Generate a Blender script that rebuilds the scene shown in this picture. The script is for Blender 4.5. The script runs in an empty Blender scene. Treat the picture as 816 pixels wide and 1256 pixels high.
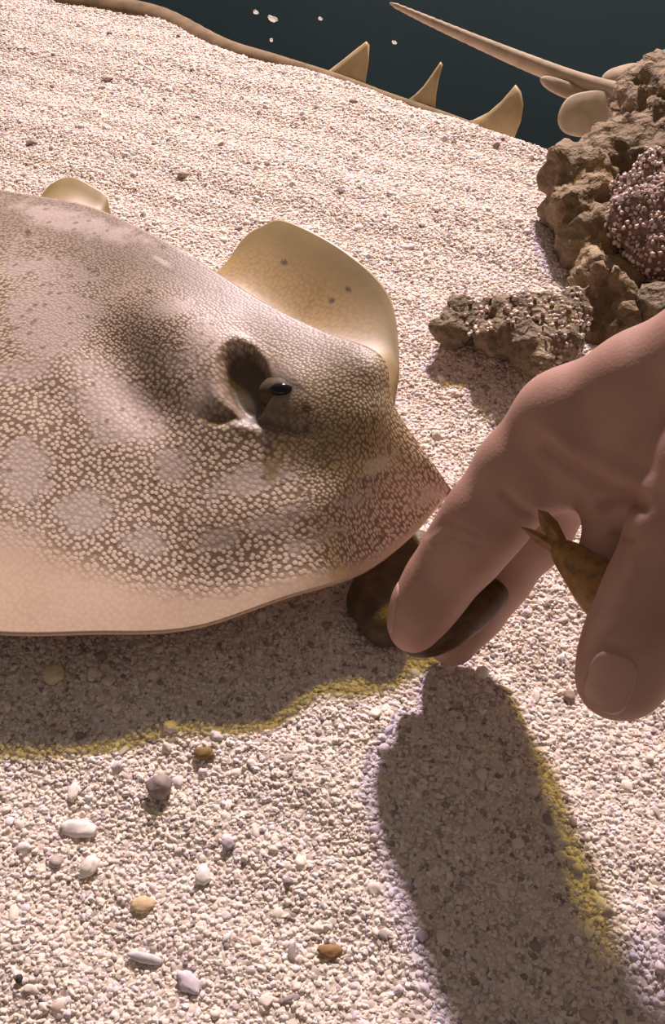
import bpy, bmesh, math, random
import numpy as np
from mathutils import Vector, Matrix, noise

random.seed(7)
np.random.seed(7)
scn = bpy.context.scene
COL = scn.collection

# ------------------------------------------------------------------ camera, world, lights, exposure
F_PX = 1206.0
CAM_Z = 0.2
PITCH = math.radians(48.0)
cam_data = bpy.data.cameras.new('camera')
cam = bpy.data.objects.new('camera', cam_data)
COL.objects.link(cam)
cam.location = (0, 0, CAM_Z)
cam.rotation_euler = (math.pi / 2 - PITCH, 0, 0)
cam_data.sensor_fit = 'VERTICAL'
cam_data.angle = 2 * math.atan(628.0 / F_PX)
cam_data.clip_start = 0.005
scn.camera = cam

scn.view_settings.view_transform = 'Standard'
scn.view_settings.look = 'None'
scn.view_settings.gamma = 1.0
scn.view_settings.use_curve_mapping = False
scn.view_settings.exposure = 0.0

world = bpy.data.worlds.new('world')
scn.world = world
world.use_nodes = True
world.node_tree.nodes['Background'].inputs[0].default_value = (0.95, 0.76, 0.64, 1)
world.node_tree.nodes['Background'].inputs[1].default_value = 0.20


def lamp(name, loc, target, power, color, size):
    d = bpy.data.lights.new(name, 'AREA')
    d.shape = 'DISK'
    d.size = size
    d.energy = power
    d.color = color
    d.spread = math.radians(60)
    o = bpy.data.objects.new(name, d)
    COL.objects.link(o)
    o.location = loc
    o.rotation_euler = (Vector(target) - Vector(loc)).to_track_quat('-Z', 'Y').to_euler()
    return o


# two tank lamps over the back of the aquarium: a yellow one and a pinkish white one
lamp('tank_lamp', (0.31, 1.51, 1.07), (0.0, 0.42, 0), 2.1, (1.0, 0.76, 0.12), 0.08)
lamp('tank_lamp', (0.16, 1.61, 1.01), (0.0, 0.42, 0), 6.0, (0.96, 0.81, 1.0), 0.08)

# ------------------------------------------------------------------ geometry helpers
SP, CP = math.sin(PITCH), math.cos(PITCH)


def Q(u, v, zc):
    """point seen at (u, v) at distance zc along the view axis"""
    x = (u - 408) / F_PX * zc
    y = -(v - 628) / F_PX * zc
    return np.array((x, y * SP + zc * CP, CAM_Z + y * CP - zc * SP))


def P(u, v, z):
    """point seen at (u, v) at height z"""
    d = Q(u, v, 1.0) - np.array((0, 0, CAM_Z))
    t = (z - CAM_Z) / d[2]
    return np.array((0, 0, CAM_Z)) + d * t


def proj(p):
    p = np.asarray(p, float)
    q = p - np.array((0, 0, CAM_Z))
    zc = q[..., 1] * CP - q[..., 2] * SP
    yu = q[..., 1] * SP + q[..., 2] * CP
    return 408 + q[..., 0] / zc * F_PX, 628 - yu / zc * F_PX, zc


def sstep(a, b, x):
    t = np.clip((x - a) / (b - a), 0, 1)
    return t * t * (3 - 2 * t)


def link_mesh(name, verts, faces, mat=None, parent=None, smooth=True):
    me = bpy.data.meshes.new(name)
    if isinstance(faces, np.ndarray):
        faces = faces.tolist()
    me.from_pydata([tuple(v) for v in np.asarray(verts, float).tolist()], [], faces)
    me.update()
    if smooth:
        me.polygons.foreach_set('use_smooth', [True] * len(me.polygons))
    if mat:
        me.materials.append(mat)
    o = bpy.data.objects.new(name, me)
    COL.objects.link(o)
    if parent:
        o.parent = parent
    return o


def rebase(o):
    """put the origin of a mesh thing at its base"""
    me = o.data
    co = np.zeros(len(me.vertices) * 3)
    me.vertices.foreach_get('co', co)
    co = co.reshape(-1, 3)
    c = np.array((co[:, 0].mean(), co[:, 1].mean(), co[:, 2].min()))
    me.vertices.foreach_set('co', (co - c).ravel())
    o.location = c
    return o


def empty(name, loc):
    o = bpy.data.objects.new(name, None)
    o.empty_display_size = 0.01
    COL.objects.link(o)
    o.location = tuple(loc)
    return o


def adopt(child, parent):
    child.parent = parent
    child.matrix_parent_inverse = Matrix.Translation(parent.location).inverted()


def tag(o, label=None, cat=None, group=None, kind=None):
    if label: o['label'] = label
    if cat: o['category'] = cat
    if group: o['group'] = group
    if kind: o['kind'] = kind
    return o


def add_attr(o, name, arr):
    a = o.data.attributes.new(name, 'FLOAT', 'POINT')
    a.data.foreach_set('value', np.asarray(arr, np.float32).ravel())


class Field:
    """signed distance field on a grid, meshed with surface nets"""
    def __init__(self, lo, hi, h):
        lo, hi = np.array(lo, float), np.array(hi, float)
        self.lo, hi = np.minimum(lo, hi), np.maximum(lo, hi)
        self.h = h
        self.n = np.ceil((hi - self.lo) / h).astype(int) + 1
        self.f = np.full(self.n, 1.0, np.float32)

    def blank(self):
        g = Field.__new__(Field)
        g.lo, g.h, g.n = self.lo, self.h, self.n
        g.f = np.full(self.n, 1.0, np.float32)
        return g

    def _win(self, lo, hi):
        a = np.clip(np.floor((lo - self.lo) / self.h).astype(int), 0, self.n - 1)
        b = np.clip(np.ceil((hi - self.lo) / self.h).astype(int) + 1, 1, self.n)
        ax = [self.lo[i] + self.h * np.arange(a[i], b[i]) for i in range(3)]
        X = np.meshgrid(*ax, indexing='ij')
        return tuple(slice(a[i], b[i]) for i in range(3)), X

    @staticmethod
    def smin(a, b, k):
        if k <= 0: return np.minimum(a, b)
        h = np.clip(k - np.abs(a - b), 0, None) / k
        return np.minimum(a, b) - h * h * k * 0.25

    def capsule(self, a, b, ra, rb, k=0.003, sub=False):
        a, b = np.asarray(a, float), np.asarray(b, float)
        m = max(ra, rb) + k * 1.5 + 4 * self.h
        s, X = self._win(np.minimum(a, b) - m, np.maximum(a, b) + m)
        if X[0].size == 0: return
        ab = b - a
        L = float(ab @ ab) + 1e-12
        t = sum((X[i] - a[i]) * ab[i] for i in range(3)) / L
        t = np.clip(t, 0, 1)
        d = np.sqrt(sum((X[i] - a[i] - t * ab[i]) ** 2 for i in range(3))) - (ra + (rb - ra) * t)
        if sub:
            self.f[s] = -self.smin(-self.f[s], d, k)
        else:
            self.f[s] = self.smin(self.f[s], d, k)

    def chain(self, pts, k=0.003):
        for (a, ra), (b, rb) in zip(pts[:-1], pts[1:]):
            self.capsule(a, b, ra, rb, k)

    def curve(self, pts, k=0.003, n=6):
        a = np.array([list(p) + [r] for p, r in pts])
        b = crom(a, np.linspace(0, len(a) - 1, n * (len(a) - 1) + 1))
        self.chain([(q[:3], max(q[3], 1e-4)) for q in b], k)

    def merge(self, g, k):
        self.f = self.smin(self.f, g.f, k).astype(np.float32)

    def mesh(self, relax=2):
        f = self.f
        neg = f < 0
        c = np.zeros(np.array(f.shape) - 1, np.int8)
        for i in (0, 1):
            for j in (0, 1):
                for k in (0, 1):
                    c += neg[i:f.shape[0] - 1 + i, j:f.shape[1] - 1 + j, k:f.shape[2] - 1 + k]
        act = (c > 0) & (c < 8)
        idx = np.argwhere(act)
        vid = np.full(act.shape, -1, np.int64)
        vid[act] = np.arange(len(idx))
        acc = np.zeros((len(idx), 3))
        cnt = np.zeros(len(idx))
        corners = [(i, j, k) for i in (0, 1) for j in (0, 1) for k in (0, 1)]
        for p in corners:
            for ax in range(3):
                if p[ax]: continue
                q = list(p); q[ax] = 1
                fa = f[idx[:, 0] + p[0], idx[:, 1] + p[1], idx[:, 2] + p[2]]
                fb = f[idx[:, 0] + q[0], idx[:, 1] + q[1], idx[:, 2] + q[2]]
                m = (fa < 0) != (fb < 0)
                t = np.where(m, fa / np.where(m, fa - fb, 1), 0)
                pos = np.array(p, float)[None, :].repeat(len(idx), 0)
                pos[:, ax] += t
                acc[m] += pos[m]
                cnt[m] += 1
        V = (idx + acc / cnt[:, None]) * self.h + self.lo
        faces = []
        for ax in range(3):
            sl0 = [slice(None)] * 3; sl1 = [slice(None)] * 3
            sl0[ax] = slice(0, -1); sl1[ax] = slice(1, None)
            a, b = neg[tuple(sl0)], neg[tuple(sl1)]
            e = np.argwhere(a != b)
            o1, o2 = [(1, 2), (2, 0), (0, 1)][ax]
            ok = (e[:, o1] > 0) & (e[:, o2] > 0) & (e[:, o1] < vid.shape[o1]) & (e[:, o2] < vid.shape[o2])
            e = e[ok]
            inside = a[e[:, 0], e[:, 1], e[:, 2]]
            d1 = np.zeros(3, int); d1[o1] = 1
            d2 = np.zeros(3, int); d2[o2] = 1
            g = lambda q: vid[q[:, 0], q[:, 1], q[:, 2]]
            quad = np.stack([g(e - d1 - d2), g(e - d2), g(e), g(e - d1)], 1)
            quad[~inside] = quad[~inside][:, ::-1]
            faces.append(quad)
        Fq = np.concatenate(faces)
        Fq = Fq[(Fq >= 0).all(1)]
        for _ in range(relax):
            acc = np.zeros_like(V); cnt = np.zeros(len(V))
            for i in range(4):
                for j in ((i + 1) % 4, (i + 3) % 4):
                    np.add.at(acc, Fq[:, i], V[Fq[:, j]])
                    np.add.at(cnt, Fq[:, i], 1)
            V = V * 0.5 + 0.5 * acc / np.maximum(cnt, 1)[:, None]
        return V, Fq


def vnormals(V, Fq):
    n = np.cross(V[Fq[:, 2]] - V[Fq[:, 0]], V[Fq[:, 3]] - V[Fq[:, 1]])
    N = np.zeros_like(V)
    for i in range(4):
        np.add.at(N, Fq[:, i], n)
    return N / (np.linalg.norm(N, axis=1)[:, None] + 1e-20)


def crom(P_, t):
    """Catmull-Rom through rows of P_, t in [0, n-1]"""
    P_ = np.asarray(P_, float)
    n = len(P_)
    i = np.clip(np.floor(t).astype(int), 0, n - 2)
    s = (t - i)[:, None]
    p1, p2 = P_[i], P_[i + 1]
    p0 = np.where((i > 0)[:, None], P_[np.maximum(i - 1, 0)], 2 * p1 - p2)
    p3 = np.where((i < n - 2)[:, None], P_[np.minimum(i + 2, n - 1)], 2 * p2 - p1)
    return 0.5 * (2 * p1 + (p2 - p0) * s + (2 * p0 - 5 * p1 + 4 * p2 - p3) * s ** 2 + (3 * p1 - p0 - 3 * p2 + p3) * s ** 3)


# ------------------------------------------------------------------ materials
class NT:
    def __init__(self, name):
        self.m = bpy.data.materials.new(name)
        self.m.use_nodes = True
        self.t = self.m.node_tree
        self.b = self.t.nodes['Principled BSDF']
        self.L = self.t.links

    def n(self, kind, **kw):
        o = self.t.nodes.new(kind)
        for k, v in kw.items():
            setattr(o, k, v)
        return o

    def set(self, sock, v):
        if hasattr(v, 'is_output') or isinstance(v, bpy.types.NodeSocket):
            self.L.new(v, sock)
        else:
            if isinstance(v, tuple) and len(v) == 3 and sock.type == 'RGBA': v = v + (1,)
            sock.default_value = v

    def math(self, op, a, b=0.0, c=None, clamp=False):
        o = self.n('ShaderNodeMath', operation=op, use_clamp=clamp)
        self.set(o.inputs[0], a); self.set(o.inputs[1], b)
        if c is not None: self.set(o.inputs[2], c)
        return o.outputs[0]

    def mix(self, f, a, b, mode='MIX'):
        o = self.n('ShaderNodeMix', data_type='RGBA', blend_type=mode)
        self.set(o.inputs[0], f); self.set(o.inputs[6], a); self.set(o.inputs[7], b)
        return o.outputs[2]

    def ramp(self, f, *stops):
        o = self.n('ShaderNodeValToRGB')
        e = o.color_ramp.elements
        while len(e) < len(stops): e.new(0.5)
        for el, (p, c) in zip(e, stops):
            el.position = p
            el.color = c + (1,) if len(c) == 3 else c
        self.set(o.inputs[0], f)
        return o.outputs[0]

    def smooth(self, x, a, b, lo=0.0, hi=1.0):
        o = self.n('ShaderNodeMapRange', interpolation_type='SMOOTHSTEP')
        self.set(o.inputs[0], x)
        for i, v in enumerate((a, b, lo, hi)): o.inputs[i + 1].default_value = v
        return o.outputs[0]

    def attr(self, name):
        return self.n('ShaderNodeAttribute', attribute_name=name).outputs['Fac']

    def noise(self, scale, detail=3.0, rough=0.5, vec=None, out=0):
        o = self.n('ShaderNodeTexNoise')
        o.inputs['Scale'].default_value = scale
        o.inputs['Detail'].default_value = detail
        o.inputs['Roughness'].default_value = rough
        self.set(o.inputs['Vector'], vec if vec is not None else self.pos())
        return o.outputs[out]

    def voronoi(self, scale, vec=None, feature='F1', dim='3D', out='Distance', rand=1.0):
        o = self.n('ShaderNodeTexVoronoi', feature=feature, voronoi_dimensions=dim)
        o.inputs['Scale'].default_value = scale
        if 'Randomness' in o.inputs: o.inputs['Randomness'].default_value = rand
        self.set(o.inputs['Vector'], vec if vec is not None else self.pos())
        return o.outputs[out]

    def pos(self):
        return self.n('ShaderNodeTexCoord').outputs['Object']

    def bump(self, h, strength=0.5, dist=0.001, normal=None):
        o = self.n('ShaderNodeBump')
        o.inputs['Strength'].default_value = strength
        o.inputs['Distance'].default_value = dist
        self.set(o.inputs['Height'], h)
        if normal is not None: self.set(o.inputs['Normal'], normal)
        return o.outputs[0]

    def done(self, color=None, rough=None, normal=None, **kw):
        if color is not None: self.set(self.b.inputs['Base Color'], color)
        if rough is not None: self.set(self.b.inputs['Roughness'], rough)
        if normal is not None: self.set(self.b.inputs['Normal'], normal)
        for k, v in kw.items():
            self.set(self.b.inputs[k.replace('_', ' ')], v)
        return self.m


def mat_plain(name, color, rough=0.6, scale=300.0, amount=0.35, bump=0.2, dist=0.0006, **kw):
    t = NT(name)
    nz = t.noise(scale, 4)
    c2 = tuple(x * (1 - amount) for x in color)
    c3 = tuple(min(1, x * (1 + amount * 0.6)) for x in color)
    c = t.ramp(nz, (0.3, c2), (0.5, color), (0.72, c3))
    kw.setdefault('Specular_IOR_Level', 0.25)
    return t.done(c, rough, t.bump(nz, bump, dist), **kw)


def mat_sand():
    t = NT('coral_sand')
    v = t.voronoi(620, out='Color')
    nz = t.noise(40, 4)
    base = t.ramp(t.math('FRACT', t.math('MULTIPLY', t.n('ShaderNodeSeparateColor').outputs[0], 1.0)),
                  (0.0, (0.74, 0.64, 0.56)), (1.0, (0.78, 0.68, 0.6)))
    sep = t.n('ShaderNodeSeparateColor')
    t.L.new(v, sep.inputs[0])
    base = t.ramp(sep.outputs[0], (0.0, (0.36, 0.29, 0.26)), (0.3, (0.56, 0.47, 0.42)), (0.7, (0.70, 0.61, 0.54)), (1.0, (0.78, 0.70, 0.64)))
    base = t.mix(t.math('MULTIPLY', nz, 0.25), base, (0.70, 0.58, 0.47))
    d = t.voronoi(620)
    return t.done(base, 0.9, t.bump(t.math('SUBTRACT', 1.0, d), 0.7, 0.0012))


def mat_grain():
    t = NT('sand_grain')
    r = t.n('ShaderNodeObjectInfo').outputs['Random']
    c = t.ramp(r, (0.0, (0.20, 0.16, 0.17)), (0.07, (0.34, 0.28, 0.29)), (0.14, (0.62, 0.54, 0.50)), (0.25, (0.76, 0.67, 0.59)), (0.5, (0.83, 0.75, 0.67)),
               (0.68, (0.80, 0.67, 0.60)), (0.8, (0.66, 0.60, 0.66)), (0.88, (0.74, 0.68, 0.72)), (1.0, (0.90, 0.86, 0.84)))
    nz = t.noise(900, 2)
    c = t.mix(t.math('MULTIPLY', nz, 0.3), c, (0.6, 0.5, 0.42))
    return t.done(c, 0.9, Specular_IOR_Level=0.1)


def mat_ray():
    t = NT('ray_skin')
    uv = t.n('ShaderNodeUVMap', uv_map='skin').outputs[0]
    warp = t.n('ShaderNodeVectorMath', operation='MULTIPLY_ADD')
    t.set(warp.inputs[0], t.noise(300, 2, vec=uv, out=1))
    warp.inputs[1].default_value = (0.0004, 0.0004, 0)
    t.set(warp.inputs[2], uv)
    uvw = warp.outputs[0]
    blotch, edge, gold, fine, dark, far = [t.attr(a) for a in ('blotch', 'edge', 'gold', 'fine', 'dark', 'far')]
    blotch = t.math('ADD', blotch, t.smooth(t.noise(42, 3, 0.55, vec=uv), 0.52, 0.72, 0.0, 0.45))
    d1 = t.voronoi(640, uvw, dim='2D', rand=0.7)
    d2 = t.voronoi(960, uvw, dim='2D', rand=0.75)
    d = t.mix(fine, d1, d2)
    dot = t.smooth(d, 0.22, 0.55, 1.0, 0.0)
    n1 = t.noise(60, 4, vec=uv)
    n2 = t.noise(340, 3, vec=uv)
    net = t.mix(gold, (0.22, 0.145, 0.102), (0.15, 0.10, 0.045))
    net = t.mix(t.smooth(n1, 0.4, 0.7), net, (0.29, 0.205, 0.16))
    dotc = t.mix(gold, (0.70, 0.555, 0.44), (0.46, 0.35, 0.19))
    sp = t.n('ShaderNodeSeparateColor')
    t.L.new(t.voronoi(420, uvw, dim='2D', out='Color'), sp.inputs[0])
    spk = t.math('MULTIPLY', t.smooth(sp.outputs[0], 0.86, 0.9), t.smooth(t.voronoi(420, uvw, dim='2D'), 0.25, 0.4, 1.0, 0.0))
    # strength of the spotting varies in patches
    plain = t.attr('plain')
    pat = t.math('MULTIPLY', t.math('MULTIPLY', dot, t.smooth(n2, 0.15, 0.45, 0.45, 1.0)), t.math('SUBTRACT', 1.0, t.math('MULTIPLY', plain, 0.92)))
    net = t.mix(t.math('MULTIPLY', plain, 0.75), net, t.mix(n2, (0.165, 0.12, 0.082), (0.25, 0.19, 0.145)))
    c = t.mix(pat, net, dotc)
    bl = t.smooth(t.math('ADD', blotch, t.math('MULTIPLY', t.math('SUBTRACT', t.noise(190, 4, 0.6, vec=uv), 0.5), 1.5)), 0.25, 0.85)
    blc = t.mix(t.math('MULTIPLY', dot, 0.4), (0.50, 0.40, 0.365), (0.62, 0.505, 0.455))
    c = t.mix(t.math('MULTIPLY', bl, 0.82), c, blc)
    c = t.mix(t.math('MULTIPLY', spk, 0.6), c, (0.13, 0.085, 0.06))
    eg = t.smooth(t.math('ADD', edge, t.math('MULTIPLY', t.math('SUBTRACT', n2, 0.5), 0.35)), 0.15, 0.8)
    c = t.mix(t.math('MULTIPLY', eg, 0.9), c, t.mix(n1, (0.56, 0.40, 0.29), (0.66, 0.49, 0.37)))
    # far wing: plain golden skin, orange spots near its base
    fs = t.math('MULTIPLY', t.attr('farspot'), t.smooth(d1, 0.35, 0.5, 1.0, 0.0))
    fc = t.mix(t.noise(90, 3, vec=uv), (0.25, 0.18, 0.075), (0.34, 0.25, 0.115))
    fc = t.mix(t.math('MULTIPLY', fs, 0.6), fc, (0.44, 0.27, 0.11))
    c = t.mix(far, c, fc)
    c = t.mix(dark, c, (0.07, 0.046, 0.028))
    h = t.math('ADD', t.math('MULTIPLY', pat, t.math('SUBTRACT', 1.0, t.math('MAXIMUM', t.math('MAXIMUM', eg, far), t.math('MULTIPLY', bl, 0.7)))), t.math('MULTIPLY', n2, 0.3))
    return t.done(c, 0.5, t.bump(h, 0.25, 0.0005))


def mat_skin():
    t = NT('hand_skin')
    n1 = t.noise(70, 4)
    n2 = t.noise(1500, 3)
    v = t.voronoi(1400)
    c = t.ramp(n1, (0.3, (0.36, 0.20, 0.15)), (0.6, (0.44, 0.262, 0.205)), (0.8, (0.48, 0.28, 0.22)))
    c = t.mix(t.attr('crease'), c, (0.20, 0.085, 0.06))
    return t.done(c, 0.55, t.bump(t.math('ADD', n2, v), 0.12, 0.0003),
                  Subsurface_Weight=0.25, Subsurface_Radius=(0.004, 0.0015, 0.0008), Subsurface_Scale=1.0)


def mat_rock(name, c1, c2, c3, scale=60):
    t = NT(name)
    n1 = t.noise(scale, 8, 0.65)
    n2 = t.noise(scale * 4, 5, 0.6)
    v = t.voronoi(scale * 6)
    c = t.ramp(n1, (0.3, c1), (0.5, c2), (0.7, c3))
    c = t.mix(t.smooth(n2, 0.45, 0.62, 0.0, 0.7), c, c1)
    h = t.math('ADD', t.math('MULTIPLY', n2, 1.0), t.math('MULTIPLY', v, 0.4))
    return t.done(c, 0.85, t.bump(h, 0.9, 0.004))


M = {}
M['sand'] = mat_sand()
M['grain'] = mat_grain()
M['ray'] = mat_ray()
M['skin'] = mat_skin()
M['nail'] = mat_plain('nail', (0.47, 0.29, 0.24), 0.3, 120, 0.1, 0.05)
M['glass'] = mat_plain('dark_glass', (0.085, 0.160, 0.215), 0.35, 3, 0.15, 0.0)
M['rock'] = mat_rock('brown_rock', (0.13, 0.088, 0.05), (0.23, 0.16, 0.092), (0.37, 0.275, 0.165), 40)
M['rock_dark'] = mat_rock('mottled_rock', (0.10, 0.075, 0.05), (0.26, 0.195, 0.12), (0.40, 0.31, 0.20), 70)
M['rock_purple'] = mat_rock('purple_rock', (0.12, 0.075, 0.065), (0.28, 0.18, 0.165), (0.42, 0.29, 0.26), 80)
M['crust'] = mat_plain('pale_crust', (0.58, 0.46, 0.41), 0.35, 250, 0.65)
M['guitar'] = mat_plain('guitarfish_skin', (0.44, 0.34, 0.185), 0.9, 120, 0.2)
M['guitar_back'] = mat_plain('guitarfish_back', (0.17, 0.115, 0.062), 0.9, 120, 0.35)
M['tail'] = mat_plain('far_ray_skin', (0.36, 0.285, 0.21), 0.9, 150, 0.2)
M['fish_gold'] = mat_plain('golden_fish_skin', (0.30, 0.165, 0.06), 0.35, 500, 0.45)
M['fish_dark'] = mat_plain('dark_fish_skin', (0.085, 0.045, 0.02), 0.4, 500, 0.45)
M['eye_skin'] = mat_plain('eye_bulb_skin', (0.085, 0.06, 0.03), 0.6, 900, 0.4)
M['pupil'] = mat_plain('pupil', (0.012, 0.012, 0.015), 0.12, 900, 0.2, 0.0)
M['white'] = mat_plain('white_fleck', (0.75, 0.78, 0.8), 0.5)

# ------------------------------------------------------------------ the setting: sand bed and back wall
crest = np.array([P(u, v, 0)[:2] for u, v in ((-330, -95), (-150, -50), (60, 1), (190, 22), (275, 62), (400, 97), (535, 141), (680, 192), (900, 262), (1200, 330))])
o_ = np.argsort(crest[:, 0])
crest = crest[o_]


def crest_s(x, y):
    """distance behind the crest line (positive = behind)"""
    yc = np.interp(x, crest[:, 0], crest[:, 1])
    return (y - yc) * 0.83


gx = np.concatenate([np.linspace(-0.95, -0.32, 40)[:-1], np.linspace(-0.32, 0.32, 215), np.linspace(0.32, 0.95, 40)[1:]])
gy = np.concatenate([np.linspace(-0.35, 0.02, 30)[:-1], np.linspace(0.02, 0.55, 200), np.linspace(0.55, 1.0, 40)[1:]])
GX, GY = np.meshgrid(gx, gy, indexing='ij')


def sand_z(x, y):
    s = crest_s(x, y)
    drop = np.where(s > 0, 1.25 * (np.sqrt(s * s + 0.004 ** 2) - 0.004), 0)
    z = 0.0016 * np.sin(x * 55 + y * 31 + 1) * np.sin(y * 47 - x * 22) + 0.0008 * np.sin(x * 150 + 2 * y * 60) * np.sin(y * 170)
    return z * np.clip(1 - s / 0.03, 0, 1) * (s < 0.03) - np.minimum(drop, 0.42)


GZ = sand_z(GX, GY)
nx, ny = GX.shape
ii, jj = np.meshgrid(np.arange(nx - 1), np.arange(ny - 1), indexing='ij')
k0 = (ii * ny + jj).ravel()
GF = np.stack([k0, k0 + ny, k0 + ny + 1, k0 + 1], 1)
GV = np.stack([GX, GY, GZ], -1).reshape(-1, 3)
floor = link_mesh('floor', GV, GF, M['sand'])
tag(floor, kind='structure')

wall = link_mesh('wall_back', [(-0.95, 1.0, -0.45), (0.95, 1.0, -0.45), (0.95, 1.0, 0.3), (-0.95, 1.0, 0.3),
                               (-0.95, 1.03, -0.45), (0.95, 1.03, -0.45), (0.95, 1.03, 0.3), (-0.95, 1.03, 0.3)],
                 [(0, 1, 2, 3), (5, 4, 7, 6), (3, 2, 6, 7), (0, 4, 5, 1), (1, 5, 6, 2), (0, 3, 7, 4)], M['glass'], smooth=False)
tag(wall, kind='structure')


# loose grains over the bed (nobody could count them)
def make_grains():
    cu, cv, _ = proj(np.stack([GX, GY, GZ], -1))
    ok = (cu > -150) & (cu < 960) & (cv > -80) & (cv < 1420) & (crest_s(GX, GY) < 0.012) & (GY > 0.0)
    okf = ok[:-1, :-1] & ok[1:, :-1] & ok[1:, 1:] & ok[:-1, 1:]
    f = GF[okf.ravel()]
    used = np.unique(f)
    remap = np.full(len(GV), -1); remap[used] = np.arange(len(used))
    o = link_mesh('sand_grains', GV[used], remap[f], M['grain'])
    tag(o, 'loose pale coral sand grains covering the tank bed', 'sand', kind='stuff')
    ng = bpy.data.node_groups.new('grain_scatter', 'GeometryNodeTree')
    ng.interface.new_socket('Geometry', in_out='INPUT', socket_type='NodeSocketGeometry')
    ng.interface.new_socket('Geometry', in_out='OUTPUT', socket_type='NodeSocketGeometry')
    N, L = ng.nodes.new, ng.links.new
    gi, go = N('NodeGroupInput'), N('NodeGroupOutput')
    join_var = N('GeometryNodeJoinGeometry')
    for k in range(7):
        ico = N('GeometryNodeMeshIcoSphere')
        ico.inputs['Radius'].default_value = 0.5
        ico.inputs['Subdivisions'].default_value = 2
        sp = N('GeometryNodeSetPosition')
        nz = N('ShaderNodeTexNoise')
        nz.noise_dimensions = '4D'
        nz.inputs['W'].default_value = k * 7.3
        nz.inputs['Scale'].default_value = 1.6
        nz.inputs['Detail'].default_value = 1.0
        sub = N('ShaderNodeVectorMath'); sub.operation = 'SUBTRACT'
        sub.inputs[1].default_value = (0.5, 0.5, 0.5)
        L(nz.outputs[1], sub.inputs[0])
        sc = N('ShaderNodeVectorMath'); sc.operation = 'SCALE'
        sc.inputs['Scale'].default_value = 1.0
        L(sub.outputs[0], sc.inputs[0])
        L(ico.outputs[0], sp.inputs[0])
        L(sc.outputs[0], sp.inputs['Offset'])
        tr = N('GeometryNodeTransform')
        tr.inputs['Scale'].default_value = ((1, 1, 0.7), (1.35, 0.8, 0.55), (0.9, 1.1, 0.9), (1.6, 0.7, 0.5), (1, 0.9, 0.6), (1.2, 1.1, 0.5), (0.9, 0.8, 0.75))[k]
        ss = N('GeometryNodeSetShadeSmooth')
        L(sp.outputs[0], ss.inputs[0])
        L(ss.outputs[0], tr.inputs[0])
        sm = N('GeometryNodeSetMaterial')
        sm.inputs['Material'].default_value = M['grain']
        L(tr.outputs[0], sm.inputs[0])
        g2i = N('GeometryNodeGeometryToInstance')
        L(sm.outputs[0], g2i.inputs[0])
        L(g2i.outputs[0], join_var.inputs[0])

    def layer(density, lo, hi, seed, power):
        d = N('GeometryNodeDistributePointsOnFaces')
        d.inputs['Density'].default_value = density
        d.inputs['Seed'].default_value = seed
        L(gi.outputs[0], d.inputs['Mesh'])
        iop = N('GeometryNodeInstanceOnPoints')
        L(d.outputs['Points'], iop.inputs['Points'])
        L(join_var.outputs[0], iop.inputs['Instance'])
        iop.inputs['Pick Instance'].default_value = True
        ri = N('FunctionNodeRandomValue'); ri.data_type = 'INT'
        ri.inputs[4].default_value = 0; ri.inputs[5].default_value = 6; ri.inputs['Seed'].default_value = seed + 1
        L(ri.outputs[2], iop.inputs['Instance Index'])
        rr = N('FunctionNodeRandomValue'); rr.data_type = 'FLOAT_VECTOR'
        rr.inputs[0].default_value = (-0.4, -0.4, 0); rr.inputs[1].default_value = (0.4, 0.4, 6.28); rr.inputs['Seed'].default_value = seed + 2
        L(rr.outputs[0], iop.inputs['Rotation'])
        rs = N('FunctionNodeRandomValue'); rs.data_type = 'FLOAT'
        rs.inputs[2].default_value = 0.0; rs.inputs[3].default_value = 1.0; rs.inputs['Seed'].default_value = seed + 3
        pw = N('ShaderNodeMath'); pw.operation = 'POWER'; pw.inputs[1].default_value = power
        L(rs.outputs[1], pw.inputs[0])
        mr = N('ShaderNodeMapRange')
        mr.inputs[3].default_value = lo; mr.inputs[4].default_value = hi
        L(pw.outputs[0], mr.inputs[0])
        L(mr.outputs[0], iop.inputs['Scale'])
        return iop.outputs[0]

    jo = N('GeometryNodeJoinGeometry')
    L(layer(1550000, 0.0005, 0.0014, 3, 1.5), jo.inputs[0])
    L(layer(30000, 0.0014, 0.0031, 11, 3.0), jo.inputs[0])
    L(jo.outputs[0], go.inputs[0])
    md = o.modifiers.new('scatter', 'NODES')
    md.node_group = ng
    return o


make_grains()


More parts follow.
